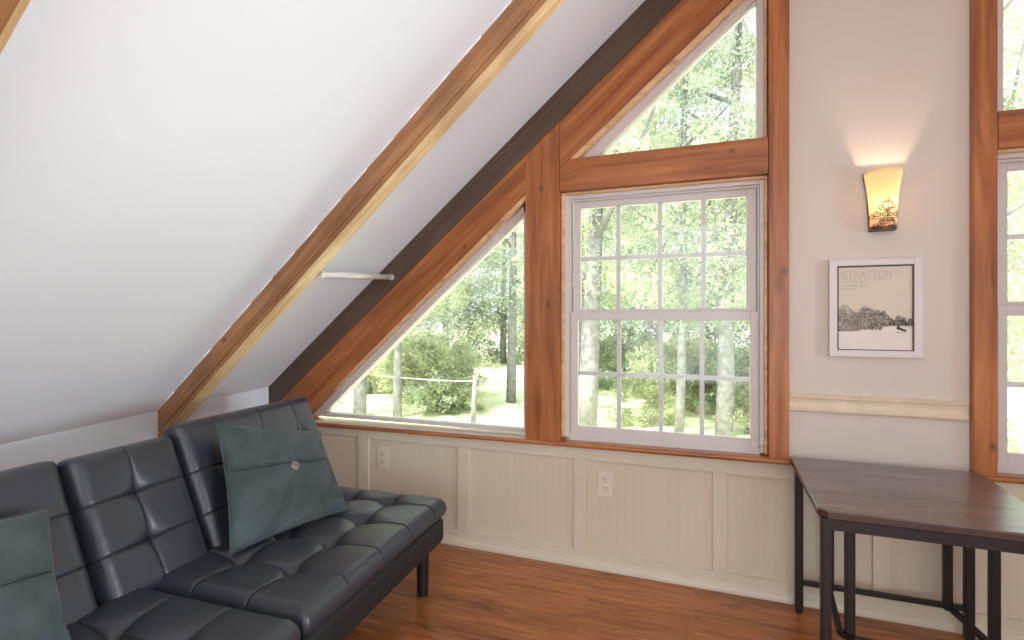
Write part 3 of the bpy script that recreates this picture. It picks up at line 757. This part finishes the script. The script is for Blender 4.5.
# local: x along the length from the window end, y towards the front, z up
def sstep(t): t = max(0, min(1, t)); return t * t * (3 - 2 * t)
def cushion(W_, H_, T_, colsx, rowsy, puff=0.02, dimple=0.026, rr=0.035, nx=110, ny=70, corner=0.03, mapf=None, back_flat=True):
    """closed padded panel; local (x, y) in [0,W]x[0,H], height from -T/2 to T/2+puff"""
    b = B()
    xs = sorted([0] + list(colsx) + [W_]); ysn = sorted([0] + list(rowsy) + [H_])
    def hump(t, ks):
        for a, c in zip(ks[:-1], ks[1:]):
            if a <= t <= c + 1e-9:
                q = (t - a) / (c - a); return math.sin(math.pi * max(0, min(1, q))) ** 0.6
        return 0
    def top(x, y):
        d = min(x, W_ - x, y, H_ - y)
        e = 1 - (1 - min(d / rr, 1)) ** 2; e = math.sqrt(max(0, e))
        h = T_ / 2 * e
        px, py = hump(x, xs), hump(y, ysn)
        h += puff * (0.88 + 0.12 * px * py) * sstep(d / (rr * 1.5))
        for cx in colsx:
            h -= 0.004 * math.exp(-((x - cx) / 0.0042) ** 2) * sstep(d / 0.02)
        for cy in rowsy:
            h -= 0.004 * math.exp(-((y - cy) / 0.0042) ** 2) * sstep(d / 0.02)
        for cx in colsx:
            for cy in rowsy:
                dx_, dy_ = abs(x - cx), abs(y - cy)
                h -= dimple * 0.55 * math.exp(-(math.hypot(dx_, dy_) / 0.030) ** 1.2)
                h -= dimple * 0.50 * math.exp(-(dx_ / 0.016) ** 1.2 - (dy_ / 0.075) ** 2) * sstep(d / 0.12)
                h -= dimple * 0.45 * math.exp(-(dy_ / 0.016) ** 1.2 - (dx_ / 0.075) ** 2) * sstep(d / 0.12)
        return h
    def pos(t, L_, ks):     # refine spacing near seams: simple uniform here
        return t * L_
    def rc(x, y):           # round the plan corners
        for ox, sx in ((0, 1), (W_, -1)):
            for oy, sy in ((0, 1), (H_, -1)):
                ux, uy = (x - ox) * sx, (y - oy) * sy
                if ux < corner and uy < corner:
                    vx, vy = corner - ux, corner - uy; m_ = max(vx, vy); l_ = math.hypot(vx, vy)
                    if l_ > 1e-9: vx, vy = vx * m_ / l_, vy * m_ / l_
                    return ox + sx * (corner - vx), oy + sy * (corner - vy)
        return x, y
    def ticks(L_, n_, ks_):
        t_ = set(round(L_ * i / n_, 5) for i in range(n_ + 1))
        for c_ in ks_:
            t_ = set(q for q in t_ if abs(q - c_) > 0.0125 or q in (0, round(L_, 5)))
            for d_ in (-0.011, -0.0075, -0.005, -0.0025, 0, 0.0025, 0.005, 0.0075, 0.011): t_.add(round(c_ + d_, 5))
        return sorted(t_)
    GX, GY = ticks(W_, nx, colsx), ticks(H_, ny, rowsy); nx, ny = len(GX) - 1, len(GY) - 1
    T, Bm = [], []
    for j in range(ny + 1):
        r1, r2 = [], []
        for i in range(nx + 1):
            x, y = GX[i], GY[j]; h = top(x, y); X_, Y_ = rc(x, y)
            d = min(x, W_ - x, y, H_ - y); e = math.sqrt(max(0, 1 - (1 - min(d / rr, 1)) ** 2))
            v1 = b.verts.new(mapf(X_, Y_, h)); r1.append(v1)
            r2.append(v1 if (i in (0, nx) or j in (0, ny)) else b.verts.new(mapf(X_, Y_, -T_ / 2 * e)))
        T.append(r1); Bm.append(r2)
    for j in range(ny):
        for i in range(nx):
            ft = b.faces.new((T[j][i], T[j][i + 1], T[j + 1][i + 1], T[j + 1][i]))
            mx_, my_ = (GX[i] + GX[i + 1]) / 2, (GY[j] + GY[j + 1]) / 2
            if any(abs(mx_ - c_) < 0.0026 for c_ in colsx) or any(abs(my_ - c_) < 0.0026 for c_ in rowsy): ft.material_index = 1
            q = (Bm[j][i], Bm[j + 1][i], Bm[j + 1][i + 1], Bm[j][i + 1])
            try: b.faces.new(q)
            except ValueError: pass
    return b
SEAM, LEN = 0.960, 1.865
DEP = 0.630
def seat_map(x0):
    return lambda x, y, h: (x0 + x, -0.045 + y, 0.368 + h)
def border_loop(b, x0, x1, y0, y1, z, c, r_):
    pts = []
    for cx, cy, a0 in ((x1 - c, y1 - c, 0), (x0 + c, y1 - c, 90), (x0 + c, y0 + c, 180), (x1 - c, y0 + c, 270)):
        for k in range(7): pts.append((cx + c * math.cos(R(a0 + 15 * k)), cy + c * math.sin(R(a0 + 15 * k)), z))
    pts.append(pts[0]); tube(b, pts, r_, 6)
seat_cols = (0.135, 0.345, 0.550, 0.750)
for k, (x0, x1, cols_) in enumerate(((0.0, SEAM - 0.004, seat_cols), (SEAM + 0.004, LEN, tuple(x + 0.0 for x in (0.21, 0.41, 0.615, 0.80))))):
    Wd = x1 - x0
    b = cushion(Wd, DEP, 0.064, [c for c in cols_ if c < Wd - 0.05], (0.045 + 0.145, 0.045 + 0.360), mapf=seat_map(x0), dimple=0.040, puff=0.022, rr=0.028, corner=0.022)
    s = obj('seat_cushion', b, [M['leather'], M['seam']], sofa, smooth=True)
    b = B(); border_loop(b, x0 + 0.004, x1 - 0.004, -0.041, -0.045 + DEP - 0.004, 0.366, 0.030, 0.0032)
    border_loop(b, x0 + 0.012, x1 - 0.012, -0.033, -0.045 + DEP - 0.012, 0.3915, 0.026, 0.0022)
    obj('piping', b, M['thread'], s, smooth=True)
LEAN = math.atan2(0.19, 0.43)
def back_map(x0):
    def f(x, y, h):   # y up the back, h towards the front
        ty, tz = -math.sin(LEAN), math.cos(LEAN); ny_, nz_ = math.cos(LEAN), math.sin(LEAN)
        h = h - 0.040
        yy = y - 0.025
        return (x0 + x, ty * yy + ny_ * h, 0.400 + tz * yy + nz_ * h)
    return f
for x0, x1, cols_, hh in ((0.0, 0.728, (0.140, 0.345, 0.560), 0.525), (0.735, 1.088, (0.180,), 0.490), (1.095, LEN, (0.20, 0.41, 0.62), 0.500)):
    b = cushion(x1 - x0, hh, 0.088, cols_, (0.165, 0.325), mapf=back_map(x0), corner=0.022, puff=0.012, dimple=0.019, rr=0.030, nx=int((x1 - x0) / 0.0085), ny=58)
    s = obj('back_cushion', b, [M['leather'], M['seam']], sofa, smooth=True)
    b = B(); c = 0.03; pts = []
    f = back_map(x0); w_ = x1 - x0
    for cx, cy, a0 in ((w_ - c, hh - c, 0), (c, hh - c, 90), (c, c, 180), (w_ - c, c, 270)):
        for k in range(7): pts.append(f(cx + (c - 0.002) * math.cos(R(a0 + 15 * k)), cy + (c - 0.002) * math.sin(R(a0 + 15 * k)), 0.0))
    pts.append(pts[0]); tube(b, pts, 0.003, 6)
    obj('piping', b, M['thread'], s, smooth=True)
# padded base under the seat, black
b = B(); box(b, 0.012, LEN - 0.012, -0.10, DEP - 0.055, 0.215, 0.338)
o = obj('base', b, M['black'], sofa); bv = o.modifiers.new('bevel', 'BEVEL'); bv.width = 0.030; bv.segments = 5
b = B()
for x0, x1 in ((0.04, 0.70), (1.15, LEN - 0.04), (0.78, 1.08)):
    a0 = back_map(x0)(0, 0.05, -0.052); 
    vv = [b.verts.new(back_map(0)(x, y, h)) for x in (x0, x1) for y in (0.03, 0.44) for h in (-0.075, -0.040)]
    for f_ in ((0, 1, 3, 2), (4, 6, 7, 5), (0, 4, 5, 1), (2, 3, 7, 6), (0, 2, 6, 4), (1, 5, 7, 3)): b.faces.new([vv[i] for i in f_])
obj('back_frame', b, M['black'], sofa)
for x in (0.092, LEN - 0.092):
    for y in (0.500, -0.02):
        b = B(); tube(b, [(x, y, 0.0), (x, y, 0.222)], 0.025, 20, r2=0.030); obj('leg', b, M['leg'], sofa)

# ------------------------------------------------------------ throw pillows
def pillow(corners, thick, label, group, button, flap, seed, nx=80, pinr=0.06):
    """corners TL, TR, BR, BL (world) on the pillow's mid surface, seen from the front"""
    TL_, TR_, BR_, BL_ = [Vector(c) for c in corners]
    base = (TL_ + TR_ + BR_ + BL_) / 4; base.z = min(BL_.z, BR_.z)
    root = empty('throw_pillow', base); tag(root, label, 'pillow', group)
    nrm = (TR_ - TL_).cross(TL_ - BL_).normalized()
    if nrm.dot(Vector((0, -2.4, 1.25)) - base) < 0: nrm = -nrm
    ph = random.Random(seed)
    fx = [(ph.uniform(2, 6), ph.uniform(2, 6), ph.uniform(0, 6.28), ph.uniform(0.0020, 0.0042)) for _ in range(12)]
    def S(u, v, side):
        pin = 0.055
        pu = pinr if u > 0.5 else pin
        uu = u + pu * (0.5 - u) * 2 * (4 * v * (1 - v)) * 0.5 * (abs(2 * u - 1) ** 2)
        v2 = v + pin * (0.5 - v) * 2 * (4 * u * (1 - u)) * 0.5 * (abs(2 * v - 1) ** 2)
        p = (TL_ * (1 - uu) + TR_ * uu) * (1 - v2) + (BL_ * (1 - uu) + BR_ * uu) * v2
        f = (1 - abs(2 * u - 1) ** 2.6) * (1 - abs(2 * v - 1) ** 2.6); f = max(0, f) ** 0.55
        h = thick * f
        wr = sum(a * math.sin(k1 * 3.4 * u + k2 * 2.6 * v + p0) for k1, k2, p0, a in fx) * min(1, f * 1.6)
        if side > 0:
            h += wr
            if flap: 
                fl = flap + 0.012 * math.sin(math.pi * u)
                h += 0.007 * (1 - sstep((v - fl + 0.012) / 0.012)) * min(1, f * 3) - 0.010 * math.exp(-((v - fl) / 0.012) ** 2) * min(1, f * 3)
            # creases that fan from the lower right corner and the button
            cr = math.sin(30 * (u - v) + 4 * u) * math.exp(-((u - 0.86) ** 2 + (v - 0.86) ** 2) / 0.020) * 0.007
            h += cr
            h -= 0.012 * math.exp(-((u - 0.5) ** 2 + (v - flap - 0.045) ** 2) / 0.004)
        return p + nrm * (h if side > 0 else -h * 0.9) - base
    b = B(); F, K = [], []
    for j in range(nx + 1):
        r1, r2 = [], []
        for i in range(nx + 1):
            u, v = i / nx, j / nx; v1 = b.verts.new(S(u, v, 1)); r1.append(v1)
            r2.append(v1 if (i in (0, nx) or j in (0, nx)) else b.verts.new(S(u, v, -1)))
        F.append(r1); K.append(r2)
    for j in range(nx):
        for i in range(nx):
            b.faces.new((F[j][i], F[j][i + 1], F[j + 1][i + 1], F[j + 1][i]))
            b.faces.new((K[j][i], K[j + 1][i], K[j + 1][i + 1], K[j][i + 1]))
    obj('pillow_cover', b, M['velvet'], root, smooth=True)
    b = B()
    for (u0, v0, u1, v1) in ((0, 0, 1, 0), (1, 0, 1, 1), (1, 1, 0, 1), (0, 1, 0, 0)):
        tube(b, [S(u0 + (u1 - u0) * t / 20, v0 + (v1 - v0) * t / 20, 1) for t in range(21)], 0.0028, 6)
    obj('edge_seam', b, M['velvet'], root, smooth=True)
    b = B(); tube(b, [S(t / 40, flap + 0.012 * math.sin(math.pi * t / 40) + 0.008, 1) for t in range(1, 40)], 0.0022, 6)
    obj('flap_seam', b, M['velvet_seam'], root, smooth=True)
    if button:
        c = S(0.5, flap + 0.055, 1)
        b = B(); bmesh.ops.create_uvsphere(b, u_segments=20, v_segments=12, radius=0.020, matrix=Matrix.Diagonal((1, 1, 0.42, 1)))
        o = obj('button', b, M['button'], root, smooth=True); o.location = c + nrm * 0.004
        o.rotation_euler = nrm.to_track_quat('Z', 'Y').to_euler(); o['label'] = 'speckled shell button'
    return root
pillow([(-1.722, -1.065, 0.842), (-1.640, -0.590, 0.716), (-1.395, -0.690, 0.425), (-1.510, -1.185, 0.428)], 0.058,
       'teal velvet throw pillow with a round button leaning at the window end of the sofa', 'throw pillows', True, 0.40, 4, pinr=0.17)
pillow([(-1.625, -2.085, 0.800), (-1.620, -1.648, 0.738), (-1.450, -1.680, 0.405), (-1.455, -2.120, 0.435)], 0.058,
       'teal velvet throw pillow at the near left end, cut by the edge of the photo', 'throw pillows', False, 0.42, 8)

# ------------------------------------------------------------ outside
GZ = -2.0
b = B(); 
ngx = 40
gv = [[b.verts.new((-90 + 180 * i / ngx, 0.6 + 120 * (j / ngx) ** 1.6, GZ + 0.12 * math.sin(i * 1.7) * math.cos(j * 0.9) + (0.0 if j < 4 else 0.0))) for i in range(ngx + 1)] for j in range(ngx + 1)]
for j in range(ngx):
    for i in range(ngx): b.faces.new((gv[j][i], gv[j][i + 1], gv[j + 1][i + 1], gv[j + 1][i]))
for row in gv:
    pass
o = struct(obj('ground', b, M['meadow'], smooth=True), 'sunny pale meadow outside')

def leaf_mesh(name, mat, seed, nclump, per, rad, hgt, leaf, squash=0.8):
    """crown: clumps of small bent leaves, centred over the origin, z from 0 to hgt"""
    rg = random.Random(seed); b = B()
    for c in range(nclump):
        t = rg.random(); z = hgt * (0.04 + 0.92 * t)
        rmax = rad * (0.55 + 0.45 * math.sin(math.pi * min(1, t * 0.95 + 0.10)))
        a = rg.uniform(0, 6.283); rr = rmax * math.sqrt(rg.random())
        cx, cy = rr * math.cos(a), rr * math.sin(a); cr = rg.uniform(0.35, 1.0) * rad * 0.28
        for k in range(per):
            d = Vector((rg.gauss(0, 1), rg.gauss(0, 1), rg.gauss(0, 0.7))); d = d.normalized() * cr * rg.random() ** 0.4
            p = Vector((cx, cy, z)) + d
            q = Euler((rg.uniform(-1.0, 1.0), rg.uniform(-1.0, 1.0), rg.uniform(0, 6.28))).to_matrix()
            s = leaf * rg.uniform(0.6, 1.3)
            P = [Vector((-s, 0, 0)), Vector((0, -s * 0.45, s * 0.15)), Vector((s, 0, 0)), Vector((0, s * 0.45, s * 0.15))]
            b.faces.new([b.verts.new(p + q @ w_) for w_ in P])
    me_o = obj(name, b, mat, recalc=False)
    me = me_o.data; bpy.data.objects.remove(me_o); return me
def trunk_mesh(seed, h, r0_, lean, nbr=7, fork=0.35, twist=0.3):
    rg = random.Random(seed); b = B()
    pts = [Vector((lean * h * (i / 8) ** 1.3 + 0.06 * rg.uniform(-1, 1) * (i > 0), 0.06 * rg.uniform(-1, 1) * (i > 0), h * i / 8)) for i in range(9)]
    tube(b, pts, r0_, 10, r2=r0_ * 0.35)
    for k in range(nbr):
        t = fork + (0.95 - fork) * k / max(1, nbr - 1); i = min(7, int(t * 8)); p = pts[i].lerp(pts[i + 1], t * 8 - i)
        a = rg.uniform(0, 6.283); L_ = h * 0.30 * rg.uniform(0.7, 1.2)
        d = Vector((math.cos(a), math.sin(a), rg.uniform(0.3, 0.9)))
        q = [p, p + d * L_ * 0.35, p + d * L_ * 0.7 + Vector((0, 0, L_ * 0.1)), p + d * L_ + Vector((rg.uniform(-.3, .3), rg.uniform(-.3, .3), L_ * 0.25))]
        tube(b, q, r0_ * 0.38 * (1.2 - t * 0.6), 6, r2=0.012)
    o = obj('trunk_tmp', b, M['bark'], smooth=True); me = o.data; bpy.data.objects.remove(o); return me

crowns = [leaf_mesh('crown_green', M['leaf_a'], 11, 120, 150, 3.1, 9.0, 0.062),
          leaf_mesh('crown_bluish', M['leaf_b'], 12, 120, 150, 2.9, 9.5, 0.060),
          leaf_mesh('crown_yellow', M['leaf_c'], 13, 120, 150, 3.1, 8.5, 0.062),
          leaf_mesh('crown_far', M['leaf_b'], 14, 190, 150, 4.6, 12.0, 0.11),
          leaf_mesh('crown_far_yellow', M['leaf_a'], 15, 190, 150, 4.6, 11.0, 0.11)]
bush = [leaf_mesh('bush_green', M['leaf_a'], 21, 40, 110, 1.3, 1.6, 0.060), leaf_mesh('bush_yellow', M['leaf_c'], 22, 40, 110, 1.3, 1.4, 0.060),
        leaf_mesh('tall_bush_green', M['leaf_a'], 23, 75, 120, 2.0, 2.6, 0.085), leaf_mesh('tall_bush_yellow', M['leaf_c'], 24, 75, 120, 2.0, 2.5, 0.085)]
def place(me, name, parent, loc=(0, 0, 0), rz=0, s=(1, 1, 1)):
    o = bpy.data.objects.new(name, me); col.objects.link(o); o.parent = parent; o.location = loc; o.rotation_euler = (0, 0, rz); o.scale = s; return o
def tree(x, y, h, tr, lean, crown, cz, cs, ch, seed, label, group='trees beyond the windows', fork=0.35):
    root = empty('tree', (x, y, GZ)); tag(root, label, 'tree', group)
    place(trunk_mesh(seed, h, tr, lean, fork=fork), 'trunk', root)
    place(crowns[crown], 'foliage', root, (lean * h * 0.5, 0, cz), seed * 1.3, (cs, cs, ch))
    return root
near = [
    (-10.30, 11.2, 9, 0.22, 0.02, 0, 2.5, 0.90, 0.85, 31, 'leafy tree with the thick grey trunk nearest the left corner of the triangular window'),
    (-9.00, 11.4, 9, 0.15, 0.0, 2, 2.7, 0.80, 0.90, 32, 'leafy tree with a thinner trunk, second from the left corner of the triangular window'),
    (-2.85, 11.4, 12, 0.30, 0.05, 2, 3.6, 0.95, 1.05, 33, 'thick grey trunked tree behind the left panes of the tall window'),
    (-0.40, 11.9, 12, 0.13, 0.02, 0, 3.0, 0.90, 1.00, 34, 'slim trunked tree behind the third column of panes of the tall window'),
    (0.75, 12.2, 12, 0.24, 0.03, 1, 2.6, 0.85, 1.05, 35, 'branching trunked tree behind the right panes of the tall window'),
    (3.90, 10.5, 12, 0.22, 0.02, 0, 1.8, 1.0, 1.10, 36, 'leafy tree behind the window at the right edge of the photo'),
    (6.60, 12.5, 12, 0.22, -0.02, 2, 1.5, 1.0, 1.10, 37, 'yellow green tree further right outside the right hand window'),
    (-6.60, 15.5, 13, 0.20, 0.02, 1, 3.0, 1.15, 1.15, 38, 'taller bluish green tree behind the right end of the triangular window'),
    (-12.8, 15.0, 12, 0.22, 0.0, 1, 2.0, 1.15, 1.00, 39, 'bluish green tree at the far left end of the triangular window'),
    (-4.60, 18.5, 14, 0.25, 0.0, 0, 3.2, 1.3, 1.35, 40, 'tall green tree standing behind the post between the two windows'),
    (2.30, 17.0, 14, 0.25, 0.0, 2, 2.6, 1.25, 1.35, 41, 'tall yellow green tree behind the pier with the wall lamp'),
    (-1.60, 19.5, 15, 0.25, 0.0, 1, 3.4, 1.2, 1.40, 42, 'tall bluish tree in the distance behind the middle panes of the tall window'),
]
for a in near: tree(*a[:10], a[10])
k = 50
far_txt = {2: 'bluish far tree of the wood edge, leftmost of those seen in the triangular window', 3: 'light green far tree of the wood edge above the second trunk in the triangular window',
    4: 'bluish far tree of the wood edge above the wire in the triangular window', 5: 'light green far tree above the sunny clearing at the right end of the triangular window',
    6: 'bluish far tree behind the wide post between the triangular and the tall window', 7: 'light green far tree in the left half of the tall window', 8: 'bluish far tree in the right half of the tall window',
    9: 'light green far tree at the right edge of the tall window, mostly behind the post', 11: 'light green far tree seen through the window at the right edge of the photo'}
for i in range(15):
    x = -34 + i * 4.3 + random.uniform(-0.5, 0.5); y = 28 + random.uniform(0, 5) - 0.10 * abs(x + 8); sz = random.uniform(0.9, 1.15)
    if i in far_txt: tree(x, y, 13, 0.25, 0.0, 3 + i % 2, -0.4, 1.0, sz, k + i, far_txt[i], 'far trees of the wood edge')
bx_ = [(-11.6, 10.2, 0, 'low bush at the foot of the leftmost trunk outside'), (-8.0, 12.2, 0, 'bush between the second trunk and the wooden post outside'), (-7.9, 13.6, 1, 'light bush just left of the wooden post outside'),
       (-1.5, 13.5, 1, 'light bush behind the lower middle panes of the tall window'), (1.7, 13.2, 0, 'green bush behind the lower right panes of the tall window'), (4.8, 9.6, 1, 'light bush outside the right hand window')]
bx_ += [(-12.6, 16.2, 3, 'tall light bush showing between the two leftmost trunks'), (-10.6, 15.8, 3, 'tall yellow green bush showing right of the second trunk'),
        (-9.0, 13.6, 3, 'tall light bush left of the wooden post'), (-13.8, 20.0, 3, 'tall bush under the wood edge above the post wire'),
        (-3.6, 20.5, 2, 'tall green bush seen low behind the post between the windows'), (-0.6, 17.0, 3, 'tall yellow green bush behind the middle lower panes'), (1.2, 16.0, 2, 'tall green bush behind the lower right panes'),
        ]
for x, y, t, lab in bx_:
    root = empty('bush', (x, y, GZ)); tag(root, lab, 'bush', 'bushes on the meadow')
    place(bush[t], 'foliage', root, (0, 0, 0), x, (1, 1, 0.85 + 0.15 * (t % 2)))
# leaning wooden post with its wire
root = empty('wooden_post', (-6.32, 11.4, GZ)); tag(root, 'grey weathered wooden post standing on the meadow outside the triangular window', 'post')
b = B(); tube(b, [(0, 0, 0), (0.03, 0, 0.7), (0.07, 0, 1.42)], 0.085, 10, r2=0.075); obj('post', b, M['bark'], root, smooth=True)
b = B(); tube(b, [(0.07 - 4.2 * t / 10, 0, 1.30 + 0.10 * (t / 10) - 0.25 * (t / 10) * (1 - t / 10)) for t in range(11)], 0.012, 6); obj('wire', b, M['muntin'], root, smooth=True)
